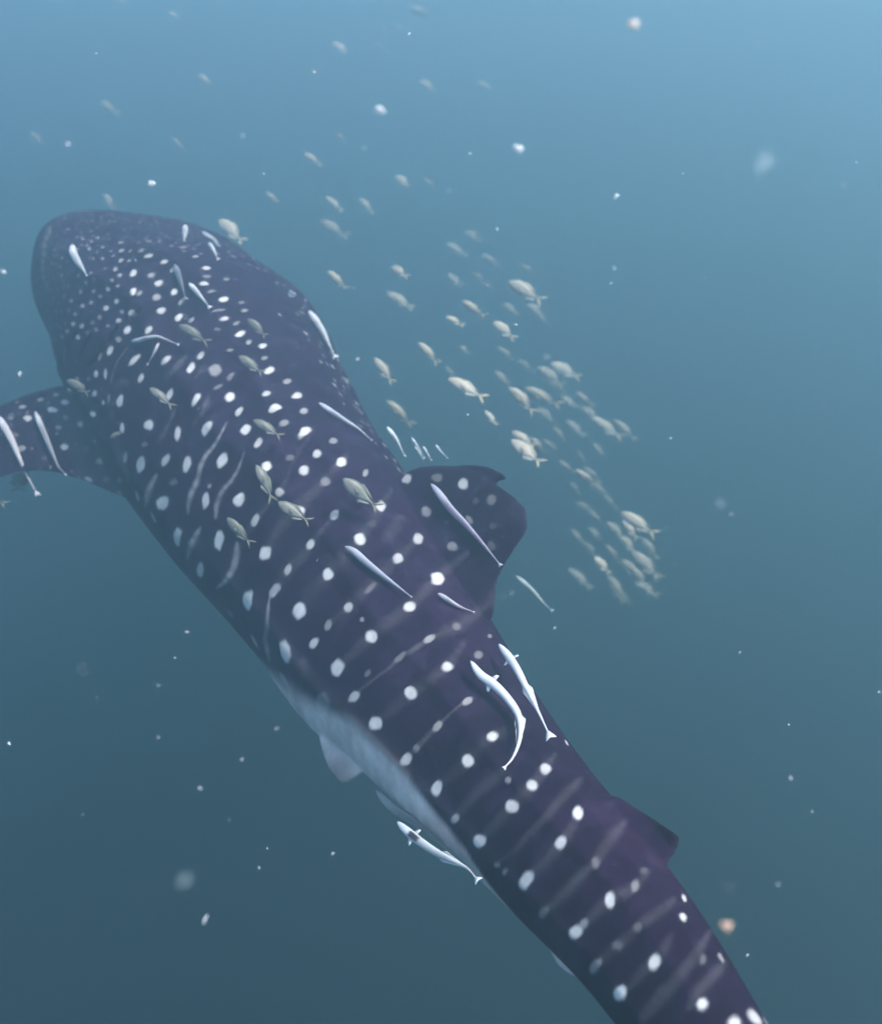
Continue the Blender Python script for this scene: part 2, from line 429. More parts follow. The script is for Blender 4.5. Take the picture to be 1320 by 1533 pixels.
STREAKS = [  # strength, half breadth, points
 (.42,2.6,[(191,520),(177,539),(170,556),(166,572)]),(.25,3,[(192,571),(180,574),(171,584)]),(.3,2.6,[(280,531),(262,551),(247,568)]),
 (.35,4,[(262,612),(251,638),(238,662)]),(.6,4.3,[(339,633),(330,651),(320,668),(306,686),(300,700),(295,720),(287,738),(282,755),(282,768)]),
 (.3,3,[(312,595),(307,609),(296,627),(289,639)]),(.25,3,[(307,547),(293,566)]),(.55,5,[(234,711),(227,725),(220,743),(218,758)]),
 (.45,4.2,[(366,676),(355,705),(346,720),(334,734),(325,755),(323,775)]),(.6,5,[(300,790),(292,804),(284,822),(281,835)]),
 (.6,5.4,[(355,813),(354,831),(348,853),(338,869),(325,880)]),(.55,4.4,[(404,893),(401,916),(399,939),(397,956),(400,975),(403,988)]),
 (.15,5,[(600,772),(588,793),(575,808)]),(.35,3.6,[(640,958),(610,978),(598,985),(585,998),(566,1012),(535,1036)]),
 (.28,6,[(454,990),(454,1005),(450,1025)]),(.38,3.4,[(612,1131),(628,1116),(640,1102),(655,1087),(672,1070),(690,1055),(707,1045)]),
 (.2,5,[(682,1222),(698,1204),(716,1186),(734,1171),(755,1151)]),(.2,4.5,[(746,1290),(776,1269),(794,1245),(822,1218),(840,1195),(868,1168)]),
 (.24,5,[(891,1291),(878,1303),(858,1321),(843,1338),(818,1362)]),(.2,5,[(865,1222),(852,1245),(838,1266),(800,1305),(787,1318)]),
 (.18,5,[(954,1388),(935,1408),(905,1432),(890,1447)]),(.16,5,[(1005,1400),(990,1425),(965,1452),(940,1478)]),
 (.2,5,[(465,815),(450,835),(431,853),(412,882)]),(.2,4,[(501,771),(485,790),(468,810)]),(.16,5,[(696,960),(669,998),(640,1020),(615,1037),(585,1065),(562,1083)]),
 (.14,5,[(626,806),(596,835),(560,870),(522,909),(495,932)]),(.12,5,[(790,1090),(737,1102),(700,1139),(654,1180)]),
 (.3,2.2,[(176,650),(180,675),(186,700),(192,722)]),(.22,2,[(168,640),(174,668),(180,696)]),(.25,2,[(160,585),(163,610),(170,632)]),
 (.2,5,[(830,1130),(816,1150),(796,1176),(766,1207),(740,1235),(717,1259)]),(.2,5,[(970,1305),(950,1327),(913,1347),(885,1372),(861,1396)]),
 (.2,5,[(1062,1395),(1040,1430),(1010,1470),(985,1500),(960,1530)]),(.16,5,[(585,735),(570,758),(539,807),(515,835),(491,860),(448,914)]),
 (.18,5,[(700,828),(677,845),(655,866),(613,908),(585,930),(556,953),(505,1000)]),(.2,5,[(735,900),(683,938),(650,953)]),
 (.18,5,[(520,680),(490,715),(455,750),(420,790),(397,828)]),(.16,4,[(470,640),(440,690),(418,737),(382,779),(360,820)]),
 (.2,5,[(935,1230),(905,1268),(891,1291)]),(.18,5,[(1010,1345),(980,1370),(954,1388)]),(.2,5,[(1030,1510),(1050,1480),(1085,1440)]),
 (.22,9,[(992,1478),(978,1500),(964,1522)])]
GILLS = [[(116,493),(108,506),(103,518),(99,530),(97,541)], [(155,513),(149,524),(143,533),(137,542),(131,549)], [(211,461),(203,469),(195,476)],
         [(136,500),(128,513),(121,528),(115,540)], [(176,487),(168,500),(160,512)]]

W = np.zeros(nv)
XO = np.argsort(VX[:, 0])
XS = VX[XO, 0]
FUZZ = (np.sin(VX @ np.array([97., 61, 43])) + np.sin(VX @ np.array([-53., 88, 71])) + np.sin(VX @ np.array([67., -59, 102]))) / 2
GROOVE = np.zeros(nv)
hits = []


def stamp(p, n, M, m, strength, target, soft=(.72, 1.22)):
    R = 1.3 * max(np.linalg.norm(M), np.linalg.norm(m)) + .004
    lo, hi = np.searchsorted(XS, (p[0] - R, p[0] + R))
    k = XO[lo:hi]
    k = k[(np.abs(VX[k, 1:] - p[1:]) < R).all(1)]
    if len(k) == 0:
        return
    d = VX[k] - p
    G = np.array([[M @ M, M @ m], [M @ m, m @ m]])
    ab = np.linalg.solve(G + 1e-12 * np.eye(2), np.stack([d @ M, d @ m]))
    q = np.hypot(ab[0], ab[1]) * (1 + .09 * FUZZ[k])
    w = (1 - sstep(*soft, q)) * strength * (np.abs(d @ n) < .12) * (VN[k] @ n > -.1)
    target[k] = np.maximum(target[k], w)


def img_vecs(x, y, p, n, a, b, ang):
    r = unit(p)
    g = max(-(r @ n), .28)
    def foot(dx, dy):
        dr = ray(x + dx, y - dy)
        t = (p @ n) / (dr @ n) if abs(dr @ n) > 1e-4 else 1
        return dr * t - p
    c, s = math.cos(rad(ang)), math.sin(rad(ang))
    M, m = foot(a * c, a * s), foot(-b * s, b * c)
    z = p @ FWD / FPX
    for v, l in ((M, a), (m, b)):
        ln = np.linalg.norm(v)
        if ln > 2.6 * l * z:
            v *= 2.6 * l * z / ln
    return M, m


def stamp_px(x, y, a, b, ang, st, target, soft=(.72, 1.22), keep=True):
    p, n = cast(x, y)
    if p is None:
        return
    M, m = img_vecs(x, y, p, n, a, b, ang)
    stamp(p, n, M, m, st, target, soft)
    if keep:
        hits.append((p, n, math.sqrt(np.linalg.norm(M) * np.linalg.norm(m)), st))


for x, y, a, b, ang, st in SPOTS:
    stamp_px(x, y, a, b, ang, st**1.4, W)
for st, hw, pts in STREAKS:
    q, _ = spline(np.c_[np.array(pts, float), np.zeros(len(pts))], max(6, int(np.hypot(*np.diff(np.array(pts), axis=0).T).sum() / 2)))
    st, hw = (st * .26, hw * 2.5) if st < .4 else (st**1.4, hw * 1.25)
    for j, (x, y, _) in enumerate(q):
        f = j / (len(q) - 1)
        w = hw * (0.75 + .35 * math.sin(3 * f + hw)) * (.6 + .4 * min(1, 6 * f, 6 * (1 - f)))
        stamp_px(x, y, w, w, 0, st * (.8 + .25 * math.sin(5 * f + x)), W, (0, 1.15), keep=False)
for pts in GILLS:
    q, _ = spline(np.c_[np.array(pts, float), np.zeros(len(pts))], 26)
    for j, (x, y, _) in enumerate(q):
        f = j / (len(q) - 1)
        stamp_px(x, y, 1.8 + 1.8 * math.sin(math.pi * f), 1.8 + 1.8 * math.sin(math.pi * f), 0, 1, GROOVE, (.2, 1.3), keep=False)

for x, y in ((70, 346), (66, 356), (63, 368), (61, 380), (60, 392), (60, 404), (62, 416), (66, 428)):
    stamp_px(x + 4, y, 5, 8, 0, .22, W, (0, 1.2), keep=False)

# fine freckles of the head, and the pattern carried on round the far flank, the tail and the fin tips
far_hits = list(hits)


def body_pt(si, tdeg):
    t = rad(tdeg)
    q = C[si] + D_[si] * math.cos(t) * Hh[si] * 1.05 + L_[si] * math.sin(t) * Ww[si] * 1.05
    loc, nrm, _, _ = bvh.find_nearest(Vector(q))
    return np.array(loc), np.array(nrm)


def stamp_round(p, n, r, st, target, soft=(.6, 1.25)):
    M = unit(np.cross(n, [.3, .5, .8])) * r
    m = unit(np.cross(n, M)) * r
    stamp(p, n, M, m, st, target, soft)


placed = np.full((4000, 3), 1e6)
placed[:len(hits)] = [h[0] for h in hits]
n_pl = len(hits)
for _ in range(1500):
    si = RNG.randint(4, 62)
    p, n = body_pt(si, RNG.uniform(-115, 115))
    f = si / 62
    gap = .024 + .045 * f
    if ((placed[:n_pl] - p)**2).sum(1).min() < gap**2:
        continue
    placed[n_pl] = p
    n_pl += 1
    stamp_round(p, n, RNG.uniform(.006, .010) + .006 * f, RNG.uniform(.10, .48), W)
for _ in range(900):
    si = RNG.randint(40, 150)
    p, n = body_pt(si, RNG.uniform(-125, -8))
    if ((placed[:n_pl] - p)**2).sum(1).min() < .085**2:
        continue
    placed[n_pl] = p
    n_pl += 1
    stamp_round(p, n, RNG.uniform(.012, .022), RNG.uniform(.12, .5), W)
for _ in range(260):
    p, n = cast(RNG.uniform(-150, 185), RNG.uniform(570, 790))
    if p is None or ((placed[:n_pl] - p)**2).sum(1).min() < .05**2:
        continue
    placed[n_pl] = p
    n_pl += 1
    stamp_round(p, n, RNG.uniform(.008, .015), RNG.uniform(.08, .35), W)
for p, n, r, st in far_hits:
    i = int(np.argmin(((C - p)**2).sum(1)))
    t = math.degrees(math.atan2((p - C[i]) @ L_[i] / Ww[i], (p - C[i]) @ D_[i] / Hh[i]))
    if t > 28:
        q, n2 = body_pt(i, -t)
        if ((placed[:n_pl] - q)**2).sum(1).min() > .05**2:
            stamp_round(q, n2, min(r, .04), st * .3, W)
i_end = near(1040, 1533)
for si in range(i_end + 4, NS - 12, 9):
    for t in range(-120, 121, 30):
        p, n = body_pt(si, t + (15 if (si // 9) % 2 else 0) + RNG.uniform(-4, 4))
        stamp_round(p, n, RNG.uniform(.014, .024), RNG.uniform(.5, 1), W)

# colours of the coat
st_x = np.array([0, near(285, 528), near(398, 730), near(518, 888), near(580, 976), near(648, 1068), near(715, 1152), near(790, 1234), near(872, 1312), NS - 1], float)
st_t = np.array([125, 135, 166, 160, 134, 117, 117, 130, 160, 165], float)
tw = np.interp(idx, st_x, st_t)
hard = np.interp(idx, [0, st_x[3], st_x[4], st_x[5], NS], [12, 9, 9, 5, 5])
white = sstep(-1, 1, (np.abs(TH) - tw) / hard)
white[(np.abs(idx - i3) < 60) & (LLt > 0) & (VN @ Np > 0)] = 0
dark = np.array([0.0150, 0.0075, 0.0275])
lat = np.array([0.055, 0.055, 0.078])
pale = np.array([0.58, 0.58, 0.58])
side = sstep(92, 150, np.abs(TH))[:, None] * np.interp(idx, [0, st_x[3], st_x[5], NS], [.5, .6, .25, .1])[:, None]
rgb = dark * (1 - side) + lat * side
rgb = rgb * (1 - white[:, None]) + pale * white[:, None]
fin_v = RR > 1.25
fin_pec = fin_v & (np.abs(idx - i3) < 60) & (LU < 0)
under = (VN @ Np) < -.15
lft = LLt > 0
rgb[fin_pec] = dark
undr = fin_pec & np.where(lft, under, (VN * D_[idx]).sum(1) < -.1)
rgb[undr] = pale
rgb[fin_v & (LU > 0)] = dark * np.where(idx[fin_v & (LU > 0)] > i1 + 45, .35, .75)[:, None]  # dorsal fins darkened; shade on the second one is put into its colour
pv = (sstep(1.0, 1.3, RR) * ((LU < 0) & (idx > i4 - 40) & (idx < i4 + 70)))[:, None]
rgb = rgb * (1 - pv) + np.array([.17, .18, .20]) * pv
rgb[fin_v & (LU < 0) & (np.abs(idx - i5) < 26)] = np.array([.45, .47, .48])
# slow mottling, browner towards the tail
ph = VX @ np.array([[5.1, 2.3, 3.7], [-3.2, 6.1, 1.9], [2.7, -4.4, 5.6]])
mot = (np.sin(ph[:, 0]) + np.sin(ph[:, 1] + 1.3) + np.sin(ph[:, 2] * 1.7 + .4)) / 3
warm = np.interp(idx, [0, NS * .55, NS], [0, .15, .9]) * (.6 + .4 * mot)
rgb *= (1 + .16 * mot)[:, None]
nr_ = np.random.RandomState(5)
cloud = np.zeros(nv)
for k_ in range(40):
    fr = 10 ** nr_.uniform(1.2, 2.4)
    dv = nr_.normal(size=3)
    cloud += np.sin(VX @ (dv / np.linalg.norm(dv) * fr) + nr_.uniform(0, 6.28)) / (1 + fr / 40)
cloud /= cloud.std()
rgb = rgb + (sstep(.1, 2.4, cloud) * .004)[:, None] * np.array([1, .95, 1.1])
rgb *= (1 + .10 * np.clip(cloud, -2, 2))[:, None]
rgb *= 1 + warm[:, None] * np.array([.45, .02, .0])
rgb *= np.interp(idx, [0, NS * .6, NS], [1, 1, .7])[:, None]
spot = np.array([0.56, 0.555, 0.55])
Wc = np.clip(W, 0, 1)[:, None]
Wc = np.where(fin_v[:, None] & undr[:, None], 0, Wc)
rgb = rgb * (1 - Wc) + spot * Wc
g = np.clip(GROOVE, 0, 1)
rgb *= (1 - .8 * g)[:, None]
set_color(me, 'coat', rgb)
VX2 = VX - VN * (g * .03)[:, None]
me.vertices.foreach_set('co', VX2.astype(np.float32).ravel())
me.polygons.foreach_set('use_smooth', [True] * len(me.polygons))
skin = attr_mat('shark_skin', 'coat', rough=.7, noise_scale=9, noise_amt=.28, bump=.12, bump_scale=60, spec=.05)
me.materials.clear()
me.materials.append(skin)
me.update()
tag(shark, 'huge dark whale shark covered in white spots and thin pale stripes', 'whale shark')

# ---------------------------------------------------------------- remoras
rem_white = attr_mat('remora_skin', 'coat', rough=.4, noise_scale=40, noise_amt=.10, bump=.05, spec=.4)


def remora(label, pts, hw, lift=.03, tone=(.8, .82, .84), back=None, fork=1.0, off=None, flat=.62, fins=False, blotch=None):
    """A slender sucker fish bent along a path; hw is its half breadth, in photograph pixels, at the gill covers."""
    zs = []
    for x, y in pts:
        p, n = cast(x, y)
        zs.append(np.nan if p is None or off is not None else p @ FWD)
    zs = np.array(zs)
    if off is not None:
        zs = np.array([C[near(x, y)] @ FWD for x, y in pts])
        zs = np.polyval(np.polyfit(range(len(pts)), zs, 1), range(len(pts))) + off
    else:
        ok = ~np.isnan(zs)
        ii = np.arange(len(pts))
        zs = np.interp(ii, ii[ok], zs[ok]) if ok.any() else np.full(len(pts), C[near(*pts[1])] @ FWD)
        c = np.polyfit(ii, zs, min(2, len(pts) - 1))
        zs = np.minimum(np.polyval(c, ii), zs) - lift - hw * .5 * zs.mean() / FPX
    P3 = np.array([at(x, y, z) for (x, y), z in zip(pts, zs)])
    NR, NA = 34, 12
    Q, S = spline(P3, NR)
    T = np.gradient(Q, S, axis=0)
    T /= np.linalg.norm(T, axis=1)[:, None]
    R0 = hw * .86 * zs.mean() / FPX
    f = S / S[-1]
    wid = np.interp(f, [0, .025, .07, .14, .22, .32, .5, .7, .85, .93, 1], [.10, .42, .72, .93, 1, .94, .80, .50, .27, .17, .13]) * R0
    hei = np.interp(f, [0, .025, .07, .14, .22, .32, .5, .7, .85, .93, 1], [.07, .25, .42, .58, .72, .80, .76, .52, .26, .16, .09]) * R0 * (flat / .62)
    vs, fs, cl = [], [], []
    tone = np.array(tone)
    back = tone * .48 if back is None else np.array(back)
    B = -Q / np.linalg.norm(Q, axis=1)[:, None]
    B = B - (B * T).sum(1)[:, None] * T
    B /= np.linalg.norm(B, axis=1)[:, None]
    X = np.cross(T, B)
    for i in range(NR):
        for j in range(NA):
            t = 2 * math.pi * j / NA
            vs.append(Q[i] + X[i] * math.cos(t) * wid[i] + B[i] * math.sin(t) * hei[i])
            stripe = max(0, math.sin(t))**3 * sstep(.16, .34, f[i])
            c = tone * (1 - stripe) + back * stripe
            if blotch is not None and abs(f[i] - blotch[0]) < blotch[1] and math.sin(t) > -.2 and abs(math.cos(t)) < .8:
                c = np.array((.03, .03, .04))
            cl.append(c)
    for i in range(NR - 1):
        for j in range(NA):
            k = (j + 1) % NA
            fs.append((i * NA + j, i * NA + k, (i + 1) * NA + k, (i + 1) * NA + j))
    fs.append(tuple(range(NA))[::-1])
    fs.append(tuple((NR - 1) * NA + j for j in range(NA)))

    def plate(poly, nrm, th_, c):
        b0 = len(vs)
        n_ = len(poly)
        cen = sum(poly) / n_
        for p in poly: vs.append(p + nrm * th_ * .25); cl.append(c)
        for p in poly: vs.append(p - nrm * th_ * .25); cl.append(c)
        vs.append(cen + nrm * th_); cl.append(c)
        vs.append(cen - nrm * th_); cl.append(c)
        for j in range(n_):
            k = (j + 1) % n_
            fs.append((b0 + j, b0 + k, b0 + 2 * n_))
            fs.append((b0 + n_ + k, b0 + n_ + j, b0 + 2 * n_ + 1))
            fs.append((b0 + j, b0 + n_ + j, b0 + n_ + k, b0 + k))
    # tail fin, slightly emarginate
    q, t, x = Q[-1], T[-1], X[-1]
    F = R0 * fork
    plate([q - t * R0 * .5 + x * wid[-1] * .7, q + t * F * .9 + x * F * .75, q + t * F * 1.75 + x * F * 1.02, q + t * F * 1.25,
           q + t * F * 1.75 - x * F * 1.02, q + t * F * .9 - x * F * .75, q - t * R0 * .5 - x * wid[-1] * .7], B[-1], R0 * .10, tone)
    if fins:
        i = int(NR * .23)
        for sg in (1, -1):
            plate([Q[i] + sg * X[i] * wid[i] * .8, Q[i] + T[i] * R0 * .9 + sg * X[i] * wid[i] * 2.0, Q[i] + T[i] * R0 * 1.6 + sg * X[i] * wid[i] * 2.15,
                   Q[i] + T[i] * R0 * 1.5 + sg * X[i] * wid[i] * .8], B[i], R0 * .08, tone * .85)
        i, k = int(NR * .55), int(NR * .80)
        for sg in (1, -1):
            plate([Q[i] + sg * X[i] * wid[i] * .8, Q[i + 2] + sg * X[i] * wid[i] * 1.7, Q[(i + k) // 2] + sg * X[i] * wid[i] * 1.25,
                   Q[k] + sg * X[k] * wid[k] * .8], B[i], R0 * .08, tone * .8)
    o = mesh_obj('remora', vs, fs, rem_white)
    set_color(o.data, 'coat', np.array(cl))
    base = Vector(Q[len(Q) // 3])
    o.data.transform(Matrix.Translation(-base))
    o.location = base
    tag(o, label, 'remora', 'remoras travelling with the whale shark')
    return o


WHT = (.64, .66, .68)
remora('short plump white remora clinging to the freckled head of the whale shark', [(109,366),(110,378),(117,392),(124,402),(130,412)], 6.6, .01, WHT, fork=.4)
remora('small white remora pointing straight ahead at the far brow of the shark', [(278,337),(277,347),(276,361)], 5, .06, WHT, fork=.5)
remora('pale remora with a forked tail, outer of two at the shark head ridge', [(302,347),(315,356),(327,368)], 4.2, .02, (.6, .62, .64))
remora('thin white remora, inner of two at the shark head ridge', [(313,364),(319,373),(326,387)], 4, .01, (.75, .77, .78))
remora('thin silvery remora lying between spots behind the shark head', [(283,424),(293,435),(303,447),(312,458)], 4.6, .015, (.62, .63, .66))
remora('slim pinkish remora curved in an arc above the pectoral fin base', [(197,511),(209,509),(224,505),(236,504),(248,508),(265,515)], 3.6, .015, (.66, .63, .68), fork=.8)
remora('bright white remora with a broad tail beside the shark back ridge', [(462,465),(474,482),(485,500),(492,515),(500,531)], 6.2, .05, WHT, off=-.15)
remora('long pale remora streaked along the ridge ahead of the dorsal fin', [(477,603),(493,614),(514,628),(535,641),(555,658)], 4.8, .03, (.50, .53, .60), back=(.2, .2, .25), fork=.4)
remora('slim pale remora on the back edge just ahead of the small cluster', [(579,639),(591,655),(605,681)], 4, .03, (.6, .64, .68), fork=.6)
for pts in ([(616,655),(624,667),(635,684)], [(633,668),(638,676),(645,688)], [(652,666),(659,675),(669,685)], [(621,668),(627,677),(633,686)]):
    remora('tiny thin pale remora in the cluster ahead of the tall dorsal fin', pts, 2.1, .02, (.6, .64, .66), off=-.1, fork=.8, fins=False)
remora('long mauve grey remora trailing across the tall dorsal fin', [(645,724),(658,740),(673,760),(695,783),(713,803),(730,823),(747,844)], 6.6, .03, (.42, .41, .49), back=(.16, .12, .19), fork=.6)
remora('lance shaped grey remora lying on the flank below the dorsal fin', [(516,818),(529,825),(546,840),(567,857),(591,875),(615,893)], 6.6, .03, (.40, .41, .47), back=(.24, .24, .31), fork=.3)
remora('bright white remora bent in a hook on the rear flank', [(704,989),(720,1011),(738,1024),(758,1044),(774,1067),(779,1089),(776,1114),(767,1135),(756,1148)], 8.4, .07, WHT, back=(.58, .60, .63), fork=.45, fins=True)
remora('straight white remora with a wide fan tail on the rear back edge', [(746,964),(761,983),(773,1001),(788,1030),(803,1060),(820,1096)], 7.6, .09, WHT, back=(.58, .60, .63), fork=1.2, off=-.36, fins=True)
remora('white striped remora with a dark eye blotch swimming under the pale belly', [(594,1230),(610,1245),(630,1261),(653,1276),(674,1287),(699,1300),(712,1314)], 8, .0, (.62, .65, .68), back=(.35, .37, .38), off=-.25, blotch=(.26, .05), fins=True)
remora('dim grey remora pressed against the pale belly edge', [(563,1184),(588,1210),(628,1235),(664,1266),(708,1303)], 8, .0, (.26, .28, .30), back=(.12, .13, .14), off=-.12)
remora('pale remora with mottled head crossing the outer pectoral fin', [(-6,621),(2,631),(10,644),(19,661),(28,682),(40,710),(54,736)], 6.4, .04, (.62, .62, .66), back=(.45, .40, .42), fork=.8)
remora('thin remora with one bright edge across the inner pectoral fin', [(53,616),(58,628),(68,652),(79,678),(89,700),(98,710)], 4.6, .04, (.62, .64, .68), back=(.14, .14, .16), fork=.5)
remora('faint pale remora at the front corner of the shark mouth', [(74,334),(70,345),(65,360)], 4.2, .0, (.75, .8, .8), off=-.3, fins=False)
remora('faint pale remora hugging the outer cheek of the shark head', [(60,376),(61,396),(61,421)], 5, .0, (.7, .75, .76), off=-.3, fins=False)
remora('short dim remora low on the rear base of the dorsal fin', [(655,888),(669,897),(683,906),(708,916)], 4.4, .03, (.42, .40, .44), fork=.5)
remora('dusky remora lying among the spots between the head remoras', [(262,396),(267,411),(273,429),(277,444)], 5.4, .03, (.16, .16, .20))
remora('tiny dim remora below the arched remora', [(238,513),(231,528),(222,544)], 2.6, .02, (.42, .40, .46))
remora('ghostly translucent looking remora with a white tail behind the dorsal fin', [(772,862),(795,883),(813,903),(824,913)], 4.6, .0, (.42, .50, .50), off=2.0)

# ---------------------------------------------------------------- school fish
fish_mat = attr_mat('fish_scales', 'coat', rough=.42, noise_scale=14, noise_amt=.18, bump=.04, spec=.4)


def fish_mesh(name, bend, back, flank, belly, depth=.30, fold=1.0):
    """Deep bodied fish of unit length, snout at +x, tail at -x, back up +z."""
    NR, NA = 22, 12
    vs, fs, cl = [], [], []
    back, flank, belly = map(np.array, (back, flank, belly))
    f = np.linspace(0, 1, NR)
    hz = np.interp(f, [0, .03, .10, .22, .36, .52, .68, .80, .88, 1], [.05, .22, .52, .86, 1, .92, .62, .30, .15, .14]) * depth / 2
    wy = np.interp(f, [0, .03, .10, .22, .36, .52, .68, .80, .88, 1], [.08, .3, .62, .95, 1, .85, .52, .24, .12, .08]) * .068
    cx = .5 - f * .80

    def yb(x):
        return bend * (x - .1)**2
    for i in range(NR):
        for j in range(NA):
            t = 2 * math.pi * j / NA
            z = math.sin(t)
            vs.append((cx[i], math.cos(t) * wy[i] + yb(cx[i]), z * hz[i] + .012 * math.sin(3 * f[i])))
            k = max(-1, min(1, z * 1.2))
            c = flank * (1 - abs(k)) + (back if k > 0 else belly) * abs(k)
            cl.append(c)
    for i in range(NR - 1):
        for j in range(NA):
            k = (j + 1) % NA
            fs.append((i * NA + j, i * NA + k, (i + 1) * NA + k, (i + 1) * NA + j))
    fs.append(tuple(range(NA))[::-1])
    fs.append(tuple((NR - 1) * NA + j for j in range(NA)))

    def plate(poly, c, th_=.004):
        b0, n_ = len(vs), len(poly)
        for s_ in (1, -1):
            for p in poly: vs.append((p[0], p[1] + yb(p[0]) + s_ * th_, p[2])); cl.append(c)
        fs.append(tuple(b0 + j for j in range(n_)))
        fs.append(tuple(b0 + n_ + j for j in range(n_))[::-1])
        for j in range(n_):
            k = (j + 1) % n_
            fs.append((b0 + j, b0 + n_ + j, b0 + n_ + k, b0 + k))
    yel = flank * np.array([1.1, 1.06, .86])
    plate([(-.27, 0, .02), (-.33, 0, .045), (-.43, 0, .115), (-.50, 0, .150), (-.44, 0, .07), (-.375, 0, .012), (-.31, 0, .0)], yel)
    plate([(-.27, 0, -.02), (-.31, 0, .0), (-.375, 0, -.012), (-.44, 0, -.07), (-.50, 0, -.150), (-.43, 0, -.115), (-.33, 0, -.045)], yel)
    h = depth / 2
    plate([(.20, 0, h * .90), (.10, 0, h * 1.30 * fold), (.0, 0, h * 1.18 * fold), (-.15, 0, h * .75), (-.26, 0, h * .35), (-.2, 0, h * .3), (.0, 0, h * .7)], back * .9)
    plate([(.02, 0, -h * .85), (-.05, 0, -h * 1.22 * fold), (-.15, 0, -h * .75), (-.26, 0, -h * .33), (-.2, 0, -h * .25), (-.05, 0, -h * .6)], belly * .9)
    for s_ in (1, -1):
        b0 = len(vs)
        for p in ((.20, .055, -.01), (.06, .085, -.06), (.03, .075, -.035), (.12, .06, .01)):
            vs.append((p[0], s_ * p[1] + yb(p[0]), p[2])); cl.append(flank * .8)
            vs.append((p[0], s_ * (p[1] + .006) + yb(p[0]), p[2])); cl.append(flank * .8)
        fs += [(b0, b0 + 2, b0 + 4, b0 + 6), (b0 + 7, b0 + 5, b0 + 3, b0 + 1)] + [(b0 + 2 * j, b0 + 2 * j + 1, b0 + 2 * ((j + 1) % 4) + 1, b0 + 2 * ((j + 1) % 4)) for j in range(4)]
    o = mesh_obj(name, vs, fs, fish_mat)
    set_color(o.data, 'coat', np.array(cl))
    m = o.data
    bpy.data.objects.remove(o)
    return m


GOLD = [fish_mesh('school_fish', b, (.50, .45, .35), (.47, .43, .35), (.50, .48, .43), d) for b, d in ((.12, .30), (-.16, .27), (.34, .29), (-.05, .33), (-.4, .28), (.2, .25))]
OLIV = [fish_mesh('olive_fish', b, (.13, .135, .115), (.13, .135, .12), (.16, .165, .155), d, .95) for b, d in ((.10, .30), (-.22, .27), (.25, .32))]


def place_fish(meshes, hx, hy, tx, ty, z, label, group, dz=None, roll=None):
    dz = RNG.uniform(-.06, .16) if dz is None else dz
    head, tail = at(hx, hy, z + dz * .5), at(tx, ty, z - dz * .5)
    d = head - tail
    ln = np.linalg.norm(d)
    x = d / ln
    v = -unit((head + tail) / 2)
    v = unit(v - (v @ x) * x)
    r = rad(RNG.uniform(-32, 22) if roll is None else roll)
    zz = np.cross(x, v)
    if zz @ np.array([.25, .1, 1.0]) < 0:
        zz = -zz
    zz = unit(math.cos(r) * zz - math.sin(r) * v) if roll is not None else unit(math.cos(r) * zz + math.sin(-r) * v)
    y = np.cross(zz, x)
    o = bpy.data.objects.new(meshes[0].name.split('.')[0], RNG.choice(meshes))
    col.objects.link(o)
    R = Matrix(((x[0], y[0], zz[0]), (x[1], y[1], zz[1]), (x[2], y[2], zz[2]))).to_4x4()
    o.matrix_world = Matrix.Translation(Vector((head + tail) / 2)) @ R @ Matrix.Scale(ln, 4)
    tag(o, label, 'fish', group)
    return o


BACK_FISH = [
    (357, 533, 396, 561, 'grey olive fish over the shark shoulder, its tail tip touching a white spot'),
    (379, 628, 424, 655, 'slim olive fish over the middle of the back with a pale curled tail tip'),
    (384, 695, 411, 753, 'olive fish diving steeply over the flank, nose beside a round white spot'),
    (416, 752, 467, 784, 'olive fish right behind the steeply diving olive fish'),
    (513, 717, 569, 764, 'large olive fish ahead of the tall dorsal fin, tail over a white spot'),
    (267, 486, 314, 515, 'blunt grey fish just behind the thin silvery remora'),
    (224, 580, 261, 610, 'grey fish over the flank below the arched remora'),
    (101, 569, 136, 590, 'brownish fish over the front edge of the pectoral fin'),
    (339, 775, 378, 818, 'dim olive fish low on the flank among tall white spots and pale streaks'),
    (371, 478, 400, 505, 'faint brown fish beside the back ridge behind the head'),
    (165, 655, 186, 645, 'tiny pale brown fish at the root of the pectoral fin')]
for hx, hy, tx, ty, lab in BACK_FISH:
    p, _ = cast((hx + tx) / 2, (hy + ty) / 2)
    z = p @ FWD if p is not None else 6.0
    place_fish(OLIV, hx, hy, tx, ty, z - RNG.uniform(.16, .3), lab, 'olive fish over the shark back', dz=0.0, roll=RNG.uniform(-20, 25))
place_fish(OLIV, 386, 417, 412, 449, 7.8, 'grey fish just beyond the ridge of the shark head', 'olive fish beyond the shark head', dz=.1)
place_fish(GOLD, 327, 329, 366, 364, 9.4, 'yellowish blurred fish ahead of the shark head ridge', 'olive fish beyond the shark head', dz=.1)
place_fish(OLIV, -34, 732, 11, 757, 6.2, 'dark fish at the trailing side of the pectoral fin, half out of view', None, dz=0)
place_fish(OLIV, 31, 700, 29, 741, 7.2, 'thin dark fish below the pectoral fin edge', None, dz=.3)

